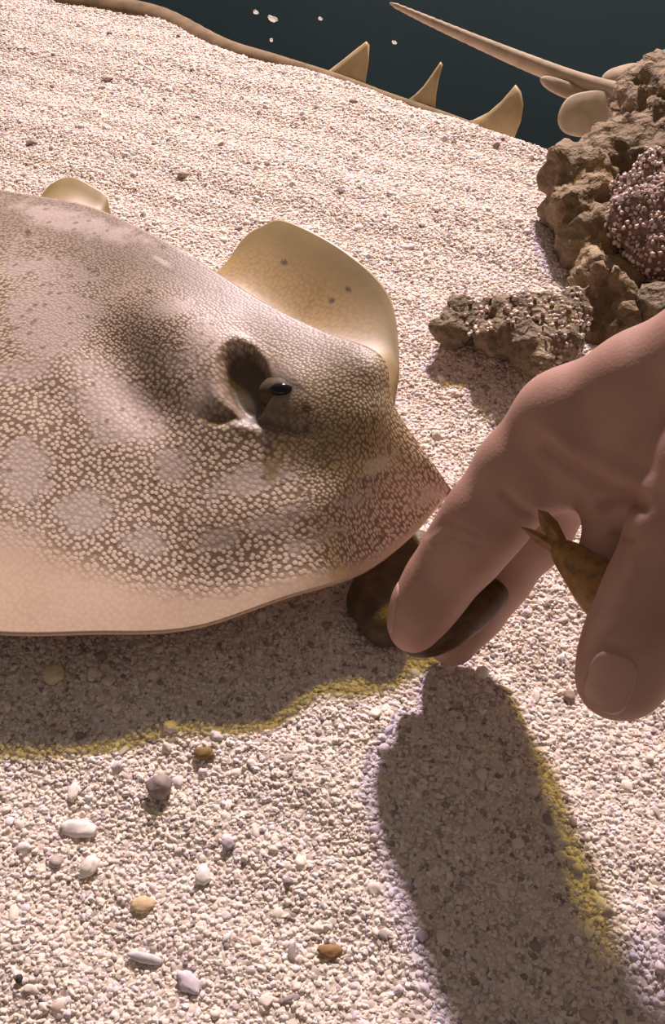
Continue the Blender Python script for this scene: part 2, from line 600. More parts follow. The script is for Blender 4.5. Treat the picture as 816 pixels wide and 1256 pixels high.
# ------------------------------------------------------------------ the stingray
def make_ray():
    # stations from snout to rear: right margin, back ridge, left margin as (u, v, height)
    S = [((549, 607, .0215), (554, 601, .025), (553, 598, .0245)),
         ((512, 652, .0180), (520, 552, .031), (514, 558, .022)),
         ((455, 692, .0175), (484, 499, .0385), (486, 505, .024)),
         ((390, 722, .0165), (464, 440, .044), (490, 445, .030)),
         ((310, 749, .0155), (395, 407, .0435), (478, 364, .036)),
         ((230, 767, .0150), (325, 372, .044), (425, 309, .040)),
         ((140, 778, .0150), (255, 328, .0445), (352, 271, .039)),
         ((40, 779, .0150), (190, 289, .0445), (285, 328, .022)),
         ((-80, 762, .0180), (110, 253, .043), (165, 292, .013)),
         ((-210, 730, .0175), (30, 238, .042), (100, 222, .025)),
         ((-330, 680, .0165), (-70, 222, .038), (20, 255, .008)),
         ((-410, 600, .0150), (-160, 215, .030), (-70, 245, .010)),
         ((-420, 450, .0140), (-240, 215, .022), (-190, 222, .012)),
         ((-340, 290, .0145), (-310, 225, .016), (-290, 215, .013))]
    Mw = np.array([P(*s[0]) for s in S]); Rw = np.array([P(*s[1]) for s in S]); Fw = np.array([P(*s[2]) for s in S])
    nA, nN, nF = 380, 170, 70
    t = np.linspace(0, 1, nA) ** 1.15 * (len(S) - 1)
    ft = [0, 1, 2, 3, 4, 5, 6, 6.3, 6.55, 6.75, 6.95, 7.3, 8, 8.3, 8.5, 8.75, 9, 9.3, 9.6, 10, 11, 12, 13]
    Fx = [P(*q) for q in ((322, 277, .036), (300, 291, .032), (287, 311, .027), (281, 345, .018), (250, 345, .012))]
    Fy = [P(*q) for q in ((138, 264, .019), (131, 242, .023), (118, 231, .0245), (88, 217, .026), (62, 226, .024), (44, 246, .016))]
    Fa = np.array(list(Fw[:7]) + Fx + [Fw[8]] + Fy + list(Fw[10:]))
    m, r, f = crom(Mw, t), crom(Rw, t), crom(Fa, np.interp(t, ft, np.arange(len(ft))))
    p = np.linspace(0, 1, nN)[None, :, None]
    near = m[:, None] + (r - m)[:, None] * p
    hp = (0.55 * np.sin(p * math.pi / 2) + 0.45 * sstep(0.1, 1, p))
    near[..., 2] = (m[:, None] + (r - m)[:, None] * hp)[..., 2]
    q = np.linspace(0, 1, nF)[None, 1:, None]
    fa = r[:, None] + (f - r)[:, None] * q
    dip = 0.0155 * np.interp(t, [0, 2, 3, 5, 7, 9, 13], [0, .1, .4, 1, .8, .7, .1])
    gq = 0.35 * q + 0.65 * sstep(0, 0.9, q)
    fa[..., 2] = (r[:, None] + (f - r)[:, None] * gq)[..., 2] - dip[:, None] * np.sin(q[..., 0] ** 0.6 * math.pi) ** 1.0 * (1 - 0.3 * q[..., 0])
    T = np.concatenate([near, fa], 1)
    nR = T.shape[1]
    prow = np.concatenate([np.linspace(0, 1, nN), 1 + np.linspace(0, 1, nF)[1:]])[None, :].repeat(nA, 0)
    U, Vv, _ = proj(T)
    # undulation of the right wing margin
    wv = 0.0012 * np.sin(t * 2.2)[:, None] * (1 - sstep(0, 0.5, prow))
    T[..., 2] += wv
    nrm = np.cross(np.gradient(T, axis=0), np.gradient(T, axis=1))
    nrm /= np.linalg.norm(nrm, axis=-1)[..., None] + 1e-20
    nrm[nrm[..., 2] < 0] *= -1

    # skin coordinates: length along the axis, arc length across
    ax = np.array((-0.74, 0.67, 0)); pp = np.array((0.67, 0.74, 0))
    across = np.concatenate([np.zeros((nA, 1)), np.cumsum(np.linalg.norm(np.diff(T, axis=1), axis=2), 1)], 1)
    across = across - across[:, nN - 1:nN]
    UVs = np.stack([(T @ ax) * 1.08, across], -1)
    def ell(cx, cy, rx, ry, ang=0.0):
        a = math.radians(ang)
        dx, dy = U - cx, Vv - cy
        x = (dx * math.cos(a) + dy * math.sin(a)) / rx
        y = (-dx * math.sin(a) + dy * math.cos(a)) / ry
        return x * x + y * y
    nearm = sstep(1.25, 1.05, prow)
    D = np.zeros_like(U)
    g = lambda *a: np.exp(-ell(*a)) * nearm
    D += 0.0035 * g(215, 400, 75, 45, 20)        # gill shoulder
    D += 0.0030 * g(250, 470, 45, 60, 0)         # mound behind the spiracle
    D -= 0.0030 * g(150, 440, 60, 40, 60)
    D -= 0.0022 * g(180, 500, 50, 30, 30)
    D += 0.0015 * g(420, 470, 55, 60, 0)         # snout dome
    D -= 0.0012 * g(385, 585, 90, 30, -20)
    D += 0.0018 * g(330, 620, 120, 40, -15)
    D += 0.0026 * g(352, 478, 42, 44, 0)         # orbit
    D += 0.0010 * g(455, 445, 28, 22, 0)         # far brow
    # spiracle: a deep curved pocket, lip below it
    pit = sstep(1.25, 0.75, ell(303, 470, 26, 42, -14))
    D -= 0.0058 * pit * nearm
    fold = np.exp(-((Vv - (513 + 0.003 * (U - 300) ** 2 * 0.3 + 0.12 * (U - 280))) / 7.0) ** 2) * sstep(235, 270, U) * sstep(400, 340, U)
    D -= 0.0022 * fold * nearm
    lip = np.exp(-((ell(300, 472, 38, 54, -14) - 1) / 0.25) ** 2) * sstep(330, 290, U)
    D += 0.0007 * lip * nearm
    # fine unevenness
    rng = np.random.RandomState(3)
    for k in range(26):
        cx, cy = rng.uniform(-100, 480), rng.uniform(280, 740)
        D += rng.uniform(-0.0007, 0.0007) * g(cx, cy, rng.uniform(25, 60), rng.uniform(15, 40), rng.uniform(0, 180))
    D *= 0.72
    D *= sstep(0, 3, np.arange(nA)[:, None] / 6.0)
    for _ in range(4):
        Dp = np.pad(D, 1, mode='edge')
        D = 0.2 * (Dp[1:-1, 1:-1] + Dp[:-2, 1:-1] + Dp[2:, 1:-1] + Dp[1:-1, :-2] + Dp[1:-1, 2:])
    T = T + nrm * D[..., None]
    # colour masks: pigment, plus shade painted into the fold
    bl = np.zeros_like(U)
    for b in [(212, 572, 26, 26, 0, 1), (305, 590, 58, 18, -12, 1), (100, 628, 36, 34, 0, 1), (268, 662, 30, 16, -15, .95),
              (345, 640, 46, 15, -20, .9), (178, 665, 30, 20, 0, .8), (30, 580, 34, 44, 0, 1), (20, 665, 34, 28, 0, .9), (150, 500, 62, 40, 35, 1),
              (60, 390, 60, 62, 0, .95), (60, 330, 80, 18, 8, .8), (100, 275, 90, 16, 15, .8), (215, 385, 34, 14, -12, .85), (255, 420, 30, 26, -30, .9),
              (250, 490, 22, 24, 0, .95), (235, 450, 34, 20, 0, .7), (470, 568, 30, 12, -28, .8), (400, 660, 50, 12, -25, .6), (440, 610, 36, 10, -20, .6),
              (30, 455, 40, 20, 0, .8), (110, 450, 40, 26, 30, .7), (-60, 500, 50, 60, 0, .9), (-120, 620, 60, 40, 0, .9), (-160, 380, 60, 50, 0, .9),
              (198, 320, 16, 4, 30, .9), (530, 606, 30, 14, -30, .75)]:
        bl = np.maximum(bl, b[5] * np.exp(-ell(*b[:5]) ** 1.3 * 0.8))
    bl *= nearm
    edge = sstep(1.0, 0.1, prow / np.interp(t, [0, 2, 4, 6, 7.5, 13], [.2, .17, .17, .22, .34, .36])[:, None]) * np.interp(t, [0, 2, 4, 7, 13], [0.8, 0.7, 0.8, 1.1, 1.1])[:, None]
    edge = np.maximum(edge, 0.55 * np.exp(-ell(50, 725, 150, 34, 3)))
    gold = np.exp(-ell(430, 495, 110, 105, 0) ** 1.5) * nearm
    gold = np.maximum(gold, 0.55 * np.exp(-ell(170, 330, 80, 60, 30)))
    gold = np.maximum(gold, 0.4 * np.exp(-ell(20, 370, 40, 90, 0)))
    fine = np.maximum(sstep(330, 400, U + 0.25 * (560 - Vv)), sstep(480, 380, Vv)) * 0.999
    far = sstep(1.08, 1.3, prow) * np.interp(t, [0, 2.2, 3, 13], [0.2, .5, 1, 1])[:, None]
    farspot = sstep(1.9, 1.6, prow) * np.interp(t, [0, 3, 4, 6.5, 7.5], [0, .4, 1, 1, .2])[:, None]
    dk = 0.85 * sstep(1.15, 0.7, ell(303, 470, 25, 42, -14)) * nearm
    dk = np.maximum(dk, 0.75 * fold * nearm)  # fold's shadow painted dark into the skin colour
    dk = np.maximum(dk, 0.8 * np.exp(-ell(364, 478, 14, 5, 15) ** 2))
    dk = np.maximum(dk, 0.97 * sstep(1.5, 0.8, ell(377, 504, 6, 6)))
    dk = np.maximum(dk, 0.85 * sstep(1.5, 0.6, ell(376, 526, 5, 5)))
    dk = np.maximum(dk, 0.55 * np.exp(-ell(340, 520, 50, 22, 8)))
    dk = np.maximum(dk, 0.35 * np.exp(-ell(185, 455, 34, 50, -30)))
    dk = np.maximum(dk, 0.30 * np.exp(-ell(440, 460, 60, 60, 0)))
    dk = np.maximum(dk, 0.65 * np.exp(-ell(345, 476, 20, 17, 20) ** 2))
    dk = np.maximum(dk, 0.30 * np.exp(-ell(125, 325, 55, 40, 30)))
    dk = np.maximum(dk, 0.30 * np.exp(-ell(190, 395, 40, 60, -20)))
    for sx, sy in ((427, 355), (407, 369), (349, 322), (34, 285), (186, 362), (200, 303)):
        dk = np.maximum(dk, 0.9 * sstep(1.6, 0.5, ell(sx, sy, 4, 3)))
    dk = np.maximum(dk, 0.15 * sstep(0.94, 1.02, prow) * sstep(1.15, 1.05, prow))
    plain = np.exp(-ell(318, 482, 62, 52, 10) ** 2) * nearm
    plain = np.maximum(plain, 0.9 * sstep(0.72, 0.92, prow) * sstep(1.1, 1.02, prow) * np.interp(t, [0, 2.5, 4, 6, 10, 13], [0, 0, .8, 1, .8, .5])[:, None])
    plain = np.maximum(plain, 0.85 * np.exp(-ell(385, 535, 50, 40, 0) ** 2) * 0.5)
    # belly shell
    body = np.sin(np.clip(prow / 2, 0, 1) * math.pi) ** 1.5
    B = T.copy()
    B[..., 2] -= 0.0009 + 0.016 * body * np.interp(t, [0, 1, 4, 9, 13], [0.1, .45, 1, .8, .2])[:, None]
    B[..., 2] = np.maximum(B[..., 2], 0.004)
    B[..., 2] = np.minimum(B[..., 2], T[..., 2] - 0.0008)
    V_ = np.concatenate([T.reshape(-1, 3), B.reshape(-1, 3)])
    i, j = np.meshgrid(np.arange(nA - 1), np.arange(nR - 1), indexing='ij')
    k = (i * nR + j).ravel()
    top = np.stack([k, k + 1, k + nR + 1, k + nR], 1)
    n0 = nA * nR
    bot = top[:, ::-1] + n0
    loop = [a * nR for a in range(nA)] + [(nA - 1) * nR + b for b in range(1, nR)] + [a * nR + nR - 1 for a in range(nA - 2, -1, -1)] + [b for b in range(nR - 2, 0, -1)]
    loop = np.array(loop); nx_ = np.roll(loop, -1)
    side = np.stack([loop, nx_, nx_ + n0, loop + n0], 1)
    Fq = np.concatenate([top, bot, side])
    root = empty('stingray', (T[nA // 3, nN // 2, 0], T[nA // 3, nN // 2, 1], 0.004))
    tag(root, 'large brown stingray with pale spots nosing at the fingers, fills the left side', 'stingray')
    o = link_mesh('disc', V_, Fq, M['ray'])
    bm = bmesh.new(); bm.from_mesh(o.data)
    bmesh.ops.recalc_face_normals(bm, faces=bm.faces)
    bm.to_mesh(o.data); bm.free()
    two = lambda a, b=None: np.concatenate([np.asarray(a).ravel(), np.asarray(a if b is None else b).ravel()])
    z = np.zeros_like(U)
    add_attr(o, 'blotch', two(bl, z)); add_attr(o, 'edge', two(edge, z + 1)); add_attr(o, 'gold', two(gold)); add_attr(o, 'fine', two(fine))
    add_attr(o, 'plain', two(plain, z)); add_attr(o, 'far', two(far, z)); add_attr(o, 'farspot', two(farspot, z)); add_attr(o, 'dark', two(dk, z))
    uvl = o.data.uv_layers.new(name='skin')
    li = np.zeros(len(o.data.loops), np.int32)
    o.data.loops.foreach_get('vertex_index', li)
    UV2 = np.concatenate([UVs.reshape(-1, 2)] * 2)
    uvl.data.foreach_set('uv', UV2[li].astype(np.float32).ravel())
    adopt(o, root)

    def at(u, v):
        k = np.argmin(np.where(prow < 1.3, (U - u) ** 2 + (Vv - v) ** 2, 1e9))
        return T.reshape(-1, 3)[k], nrm.reshape(-1, 3)[k]

    # eye bulb with pupil, on both sides of the head
    c, n = at(346, 478)
    eyec = c - n * 0.0040
    for side_, ec in ((0, eyec), (1, None)):
        if ec is None:
            c2, n2 = at(452, 446)
            ec = c2 - np.array((-0.002, -0.003, 0.0085))
        bm = bmesh.new()
        bmesh.ops.create_uvsphere(bm, u_segments=32, v_segments=20, radius=0.0052)
        for v in bm.verts:
            v.co = Vector((v.co.x * 1.15, v.co.y * 0.95, v.co.z * 0.85)) + Vector(ec)
        me = bpy.data.meshes.new('eye'); bm.to_mesh(me); bm.free()
        me.polygons.foreach_set('use_smooth', [True] * len(me.polygons))
        me.materials.append(M['eye_skin'])
        e = bpy.data.objects.new('eye', me); COL.objects.link(e); adopt(e, root)
        tw = (np.array((0.0012, -0.55, 0.75)) if side_ == 0 else np.array((0.5, 0.75, 0.35)))
        pc = ec + tw / np.linalg.norm(tw) * 0.0040
        bm = bmesh.new()
        bmesh.ops.create_uvsphere(bm, u_segments=24, v_segments=14, radius=0.0017)
        for v in bm.verts:
            v.co = Vector((v.co.x * 1.7, v.co.y, v.co.z)) + Vector(pc)
        me = bpy.data.meshes.new('pupil'); bm.to_mesh(me); bm.free()
        me.polygons.foreach_set('use_smooth', [True] * len(me.polygons))
        me.materials.append(M['pupil'])
        pu = bpy.data.objects.new('pupil', me); COL.objects.link(pu); pu.parent = e
        pu.matrix_parent_inverse = Matrix.Identity(4)
    # front lip of the disc curling down to the food
    fl = Field(Q(475, 720, .24) - 0.035, Q(475, 720, .24) + 0.035, 0.0008)
    fl.chain([(Q(448, 706, .2490), .0030), (Q(450, 738, .2440), .0042), (Q(464, 768, .2375), .0042)], .004)
    fl.chain([(Q(475, 694, .2510), .005), (Q(482, 735, .2440), .0055), (Q(484, 770, .2375), .0042)], .004)
    fl.chain([(Q(512, 668, .2530), .004), (Q(512, 715, .247), .006)], .004)
    fv, ff = fl.mesh(2)
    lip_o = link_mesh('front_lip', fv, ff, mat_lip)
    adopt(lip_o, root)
    # tail and pelvic fins, beyond the frame
    p0, p1 = P(-300, 235, .015), P(-300, 235, .015) + np.array((-0.13, 0.075, -0.002))
    tl = Field(p1 - 0.015, p0 + 0.02, 0.0014)
    tl = Field((p1[0] - .01, p0[1] - .015, 0.0), (p0[0] + .015, p1[1] + .01, .04), 0.0014)
    tl.chain([(p0, .009), (0.5 * (p0 + p1), .006), (p1, .002)], .004)
    tv, tf = tl.mesh(1)
    adopt(link_mesh('tail', tv, tf, M['guitar_back']), root)
    for s in (-1, 1):
        pf = Field(p0 - 0.06, p0 + 0.06, 0.0014)
        d = np.array((-0.02 + s * -0.012, 0.015 - s * 0.022, -0.004))
        pf.chain([(p0 + d * 0.3, .005), (p0 + d, .008)], .003)
        pv, pq = pf.mesh(1)
        adopt(link_mesh('pelvic_fin', pv, pq, M['guitar_back']), root)


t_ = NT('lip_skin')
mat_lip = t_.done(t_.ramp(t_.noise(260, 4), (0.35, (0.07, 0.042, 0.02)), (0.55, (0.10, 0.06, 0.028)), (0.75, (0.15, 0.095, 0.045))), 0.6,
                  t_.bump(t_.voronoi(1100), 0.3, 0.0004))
make_ray()


# ------------------------------------------------------------------ the hand
def make_hand():
    px = lambda u, v, zc, w: (Q(u, v, zc), w / F_PX * zc)
    lo = np.array((0.0, 0.02, 0.0)); hi = np.array((0.335, 0.24, 0.33))
    base = Field(lo, hi, 0.0009)
    index = base.blank()
    index.chain([px(507, 770, .2190, 31), px(522, 742, .2180, 36), px(541, 711, .2165, 40), px(571, 672, .2130, 46), px(598, 635, .2090, 50),
                 px(640, 580, .2050, 55), px(690, 518, .1990, 58), px(712, 512, .1965, 60), px(790, 478, .1880, 70), px(880, 440, .1790, 80), px(960, 430, .173, 84)], .004)
    middle = base.blank()
    middle.chain([px(555, 785, .2315, 32), px(580, 748, .2305, 36), px(606, 707, .2285, 42), px(650, 650, .2215, 46), px(700, 575, .2105, 50),
                  px(745, 520, .2000, 54), px(830, 480, .1920, 58), px(960, 450, .1830, 64)], .004)
    ring = base.blank()
    ring.chain([px(740, 728, .1930, 32), px(748, 690, .1930, 36), px(766, 650, .1935, 40), px(800, 580, .1935, 44), px(860, 530, .192, 48), px(990, 480, .187, 58)], .004)
    little = base.blank()
    little.chain([px(840, 735, .1930, 30), px(850, 690, .1940, 34), px(865, 640, .1950, 36), px(890, 580, .1960, 38), px(940, 560, .200, 44), px(1040, 530, .195, 50)], .004)
    thumb = base.blank()
    thumb.chain([px(752, 838, .1790, 43), px(764, 812, .1785, 50), px(782, 770, .1780, 54), px(802, 720, .1770, 53), px(835, 650, .1750, 60), px(880, 570, .1720, 72), px(1000, 500, .167, 90)], .004)
    thumb.capsule(Q(775, 835, .1800), Q(800, 790, .1795), 40 / F_PX * .18, 48 / F_PX * .179, .004)
    palm = base.blank()
    for a, b in ((px(900, 450, .178, 70), px(1150, 380, .158, 115)), (px(960, 460, .188, 66), px(1180, 400, .165, 115)),
                 (px(1000, 490, .197, 60), px(1200, 440, .172, 115)), (px(1040, 530, .205, 52), px(1230, 480, .178, 110)), (px(900, 540, .174, 72), px(1180, 450, .160, 110))):
        palm.capsule(a[0], b[0], a[1], b[1], .006)
    w0, w1, w2 = Q(1180, 420, .167), Q(1500, 330, .15), np.array((0.335, 0.075, 0.33))
    palm.capsule(w0, w1, .019, .021, .012)
    palm.capsule(w0 + np.array((0, -.006, -.012)), w1 + np.array((0, -.006, -.016)), .018, .021, .012)
    palm.capsule(w1, w2, .023, .032, .012)
    palm.capsule(w1 + np.array((0, -.006, -.016)), w2, .021, .032, .012)
    # web between thumb and index
    palm.capsule(Q(745, 560, .1950), Q(880, 560, .178), .0080, .013, .006)
    palm.capsule(Q(705, 585, .2030), Q(800, 590, .188), .0060, .010, .006)
    F_ = index
    F_.merge(middle, .0008); F_.merge(ring, .0008); F_.merge(little, .0008)
    F_.merge(palm, .006)
    F_.merge(thumb, .0025)
    V, Fq = F_.mesh(2)
    N = vnormals(V, Fq)
    u, v, zc = proj(V)
    view = V - np.array((0, 0, CAM_Z)); view /= np.linalg.norm(view, axis=1)[:, None]
    facing = (-(N * view).sum(1)) > 0.05
    crease = np.zeros(len(V)); disp = np.zeros(len(V))

    def line(pts, w, depth, dark, zmax=.213):
        nonlocal crease, disp
        d = np.full(len(V), 1e9)
        for (x0, y0), (x1, y1) in zip(pts[:-1], pts[1:]):
            L = (x1 - x0) ** 2 + (y1 - y0) ** 2
            t = np.clip(((u - x0) * (x1 - x0) + (v - y0) * (y1 - y0)) / L, 0, 1)
            d = np.minimum(d, np.hypot(u - x0 - t * (x1 - x0), v - y0 - t * (y1 - y0)))
        g = np.exp(-(d / w) ** 2) * facing * (zc < zmax)
        crease = np.maximum(crease, dark * g)
        disp += -depth * g
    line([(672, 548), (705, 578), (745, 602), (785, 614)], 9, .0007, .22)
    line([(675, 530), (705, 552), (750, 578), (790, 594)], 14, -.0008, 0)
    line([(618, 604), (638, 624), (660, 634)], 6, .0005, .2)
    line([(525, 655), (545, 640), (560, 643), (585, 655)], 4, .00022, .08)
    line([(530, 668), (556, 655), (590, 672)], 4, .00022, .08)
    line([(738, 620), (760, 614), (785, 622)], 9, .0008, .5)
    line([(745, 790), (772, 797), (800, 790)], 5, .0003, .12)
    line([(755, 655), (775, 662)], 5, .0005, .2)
    V = V + N * disp[:, None]
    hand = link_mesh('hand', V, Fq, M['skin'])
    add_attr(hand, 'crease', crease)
    tag(hand, 'bare human hand reaching in from the right, pinching small fish in its fingers', 'hand')

    from mathutils.bvhtree import BVHTree
    bvh = BVHTree.FromPolygons([tuple(p) for p in V], Fq.tolist())

    def nail(c, out, along, rx, ry):
        """a thin curved plate laid on the skin around c, seen along -out"""
        out = Vector(out).normalized(); along = Vector(along)
        along = (along - out * along.dot(out)).normalized()
        side = out.cross(along)
        nr, na = 9, 48
        top, bot = [], []
        for i in range(nr + 1):
            for k in range(na):
                th = 2 * math.pi * k / na
                r = i / nr
                cx_, sx_ = math.cos(th), math.sin(th)
                e = 2 / 3.2
                o = Vector(c) + out * 0.02 + side * (r * rx * math.copysign(abs(cx_) ** e, cx_)) + along * (r * ry * math.copysign(abs(sx_) ** e, sx_))
                hit, n, _, _ = bvh.ray_cast(o, -out)
                if hit is None: return
                top.append(hit + n * (0.0001 + 0.0003 * (1 - r ** 4)))
                bot.append(hit - n * 0.0005)
        f = []
        for i in range(nr):
            for k in range(na):
                f.append([i * na + k, i * na + (k + 1) % na, (i + 1) * na + (k + 1) % na, (i + 1) * na + k])
        m = len(top)
        f = [q[::-1] for q in f] + [[v_ + m for v_ in q] for q in f]
        f += [[nr * na + k, nr * na + k + m, nr * na + (k + 1) % na + m, nr * na + (k + 1) % na] for k in range(na)]
        o = link_mesh('nail', [tuple(p) for p in top + bot], f, M['nail'])
        o.parent = hand
    left = np.array((-0.84, 0.545 * SP, 0.545 * CP))
    nail(Q(748, 838, .179), np.array((0, 0, CAM_Z)) - Q(748, 838, .179), Q(740, 860, .179) - Q(756, 812, .179), .0041, .0053)
    nail(Q(511, 763, .2187), left, Q(507, 770, .219) - Q(541, 711, .2165), .0040, .0052)
    nail(Q(558, 781, .2313), left, Q(555, 785, .2315) - Q(606, 707, .2285), .0041, .0054)
    return hand


make_hand()


# ------------------------------------------------------------------ the two feeder fish held in the fingers
def feeder(name, spine, tail_pts, mat, label, flat, h=0.0006):
    pts = [(Q(u, v, z), w / F_PX * z) for u, v, z, w in spine]
    al = np.array([p[0] for p in pts])
    f = Field(al.min(0) - 0.012, al.max(0) + 0.012, h)
    f.curve(pts, .002)
    V, Fq = f.mesh(2)
    root = empty(name, (al[:, 0].mean(), al[:, 1].mean(), V[:, 2].min()))
    tag(root, label, 'fish', 'feeder fish held in the hand')
    adopt(link_mesh('body', V, Fq, mat), root)
    for poly in tail_pts:
        c = [Q(u, v, z) for u, v, z in poly]
        c = np.array(c)
        vd = np.array((0, CP, -SP)) * 0.0005
        n = len(c)
        cen = c.mean(0)
        Vt = np.concatenate([c - vd * 0.4, c + vd * 0.4, [cen - vd * 1.6], [cen + vd * 1.6]])
        Ft = [(i, (i + 1) % n, 2 * n) for i in range(n)] + [((i + 1) % n + n, i + n, 2 * n + 1) for i in range(n)] + [(i, i + n, (i + 1) % n + n, (i + 1) % n) for i in range(n)]
        o = link_mesh('tail_fin', Vt, Ft, mat, smooth=False)
        adopt(o, root)
    return root


feeder('feeder_fish', [(688, 674, .1945, 9), (706, 690, .1915, 16), (726, 710, .1870, 23), (750, 733, .1850, 29), (780, 752, .1850, 26), (800, 762, .186, 14)],
       [[(698, 690, .1940), (680, 681, .1955), (658, 666, .1965), (638, 646, .1970), (650, 648, .1968), (672, 658, .1960), (692, 668, .1945)],
        [(702, 682, .1935), (694, 660, .1950), (684, 640, .1958), (672, 628, .1960), (660, 625, .1962), (662, 642, .1962), (672, 660, .1958), (688, 676, .1945)]],
       M['fish_gold'], 'small golden brown fish with forked tail held under the thumb', 0.6)
feeder('feeder_fish', [(606, 722, .2225, 17), (584, 736, .2220, 26), (558, 758, .2230, 25), (532, 780, .2245, 19), (508, 790, .2255, 12)],
       [[(596, 708, .2215), (612, 707, .2215), (629, 708, .2213), (630, 718, .2213), (622, 731, .2215), (608, 740, .2218), (594, 740, .2220)]],
       M['fish_dark'], 'dark brown small fish pinched between the index and middle fingertips', 0.6)


# ------------------------------------------------------------------ rocks
def make_rock(name, blobs, label, mat, h=0.0022, amp=0.005, scale=60.0, subs=(), k=0.008, seed=0.0, fine=0.002):
    c = np.array([Q(u, v, z) for u, v, z, r in blobs]); r = np.array([b[3] for b in blobs]) / F_PX * np.array([b[2] for b in blobs])
    f = Field((c - r[:, None]).min(0) - 0.02, (c + r[:, None]).max(0) + 0.02, h)
    for p, q in zip(c, r):
        f.capsule(p, p + 1e-5, q, q, k)
    for u, v, z, s in subs:
        p = Q(u, v, z)
        f.capsule(p, p + np.array((0, 0.01, 0.004)), s / F_PX * z, s / F_PX * z, 0.003, sub=True)
    V, Fq = f.mesh(1)
    N = vnormals(V, Fq)
    off = Vector((seed, seed * 1.7, -seed))
    d = np.array([amp * noise.fractal(Vector(p) * scale + off, 0.6, 2.1, 5) + fine * (noise.voronoi(Vector(p) * scale * 5 + off)[0][0] - 0.35) for p in V])
    V = V + N * d[:, None]
    V[:, 2] = np.maximum(V[:, 2], sand_z(V[:, 0], V[:, 1]) - 0.004)
    o = link_mesh(name, V, Fq, mat)
    tag(o, label, 'rock', 'rocks by the right edge')
    rebase(o)
    return o, V, vnormals(V, Fq)


def crust(rock, V, N, test, count, rmin, rmax, seed, name='barnacle_crust'):
    rng = np.random.RandomState(seed)
    u, v, zc = proj(V)
    view = V - np.array((0, 0, CAM_Z)); view /= np.linalg.norm(view, axis=1)[:, None]
    ok = np.where(test(u, v) & ((-(N * view).sum(1)) > -0.2))[0]
    if len(ok) == 0: return
    bm = bmesh.new()
    for i in rng.choice(ok, count):
        p = Vector(V[i]); n = Vector(N[i])
        s = rng.uniform(rmin, rmax)
        mt = Matrix.Translation(p + n * s * 0.25) @ n.to_track_quat('Z', 'Y').to_matrix().to_4x4() @ Matrix.Diagonal((s * rng.uniform(.8, 1.3), s * rng.uniform(.8, 1.3), s * .9, 1))
        q = bmesh.ops.create_icosphere(bm, subdivisions=2, radius=1.0)
        for vt in q['verts']:
            vt.co = mt @ (vt.co * (1 + 0.9 * noise.noise(vt.co * 1.3 + Vector((i * 1.7, 0, 0)))))
    me = bpy.data.meshes.new(name); bm.to_mesh(me); bm.free()
    me.polygons.foreach_set('use_smooth', [True] * len(me.polygons))
    me.materials.append(M['crust'])
    o = bpy.data.objects.new(name, me); COL.objects.link(o)
    o['kind'] = 'stuff'
    o.parent = rock
    o.matrix_parent_inverse = Matrix.Translation(rock.location).inverted()


big, BV, BN = make_rock('rock', [(710, 218, .362, 32), (742, 205, .372, 40), (712, 262, .358, 36), (725, 300, .350, 34), (790, 158, .382, 42), (805, 115, .388, 44),
                                 (840, 150, .38, 70), (780, 215, .372, 58), (770, 280, .358, 45), (738, 325, .336, 22), (768, 338, .334, 24), (850, 250, .365, 80),
                                 (850, 340, .352, 70), (690, 198, .356, 17), (692, 243, .349, 22), (745, 300, .350, 32), (728, 255, .362, 36),
                                 (712, 335, .334, 12), (735, 334, .321, 13), (760, 344, .318, 14), (776, 366, .318, 18), (770, 398, .314, 18), (745, 372, .345, 34), (712, 356, .341, 18), (722, 374, .335, 22), (745, 388, .327, 24), (735, 404, .322, 18), (712, 392, .327, 14)],
                        'tall lumpy tan brown rock at the right edge behind the hand', M['rock'], subs=[(738, 388, .312, 22)], seed=2.0)
pur, PV, PN = make_rock('rock', [(800, 225, .345, 32), (785, 270, .336, 34), (805, 305, .332, 36), (835, 260, .335, 45), (775, 240, .343, 20)],
                        'purplish rock crusted with pale bumps against the tall tan rock', M['rock_purple'], seed=5.0, amp=0.004)
crust(pur, PV, PN, lambda u, v: (u < 860) & (v > 180), 1100, 0.0003, 0.0008, 4)
ledge, LV, LN = make_rock('rock', [(795, 375, .318, 22), (830, 380, .315, 34), (870, 385, .313, 36)],
                          'low dark rock ledge just above the back of the hand at the right edge', M['rock_dark'], seed=8.0, amp=0.002)
small, SV, SN = make_rock('rock', [(565, 388, .313, 24), (560, 402, .308, 20), (600, 392, .311, 26), (640, 395, .308, 30), (648, 425, .298, 24), (610, 415, .302, 22), (680, 395, .305, 30), (692, 420, .298, 28),
                                   (660, 445, .291, 18), (700, 375, .312, 20), (545, 405, .308, 12)],
                          'small mottled brown rock lying alone on the sand above the knuckle', M['rock_dark'], seed=11.0, amp=0.004, h=0.0016, k=0.005)
crust(small, SV, SN, lambda u, v: (u > 660) | ((u > 570) & (u < 605) & (v < 410)) | ((v < 400) & (u > 620)), 260, 0.0003, 0.0008, 6)


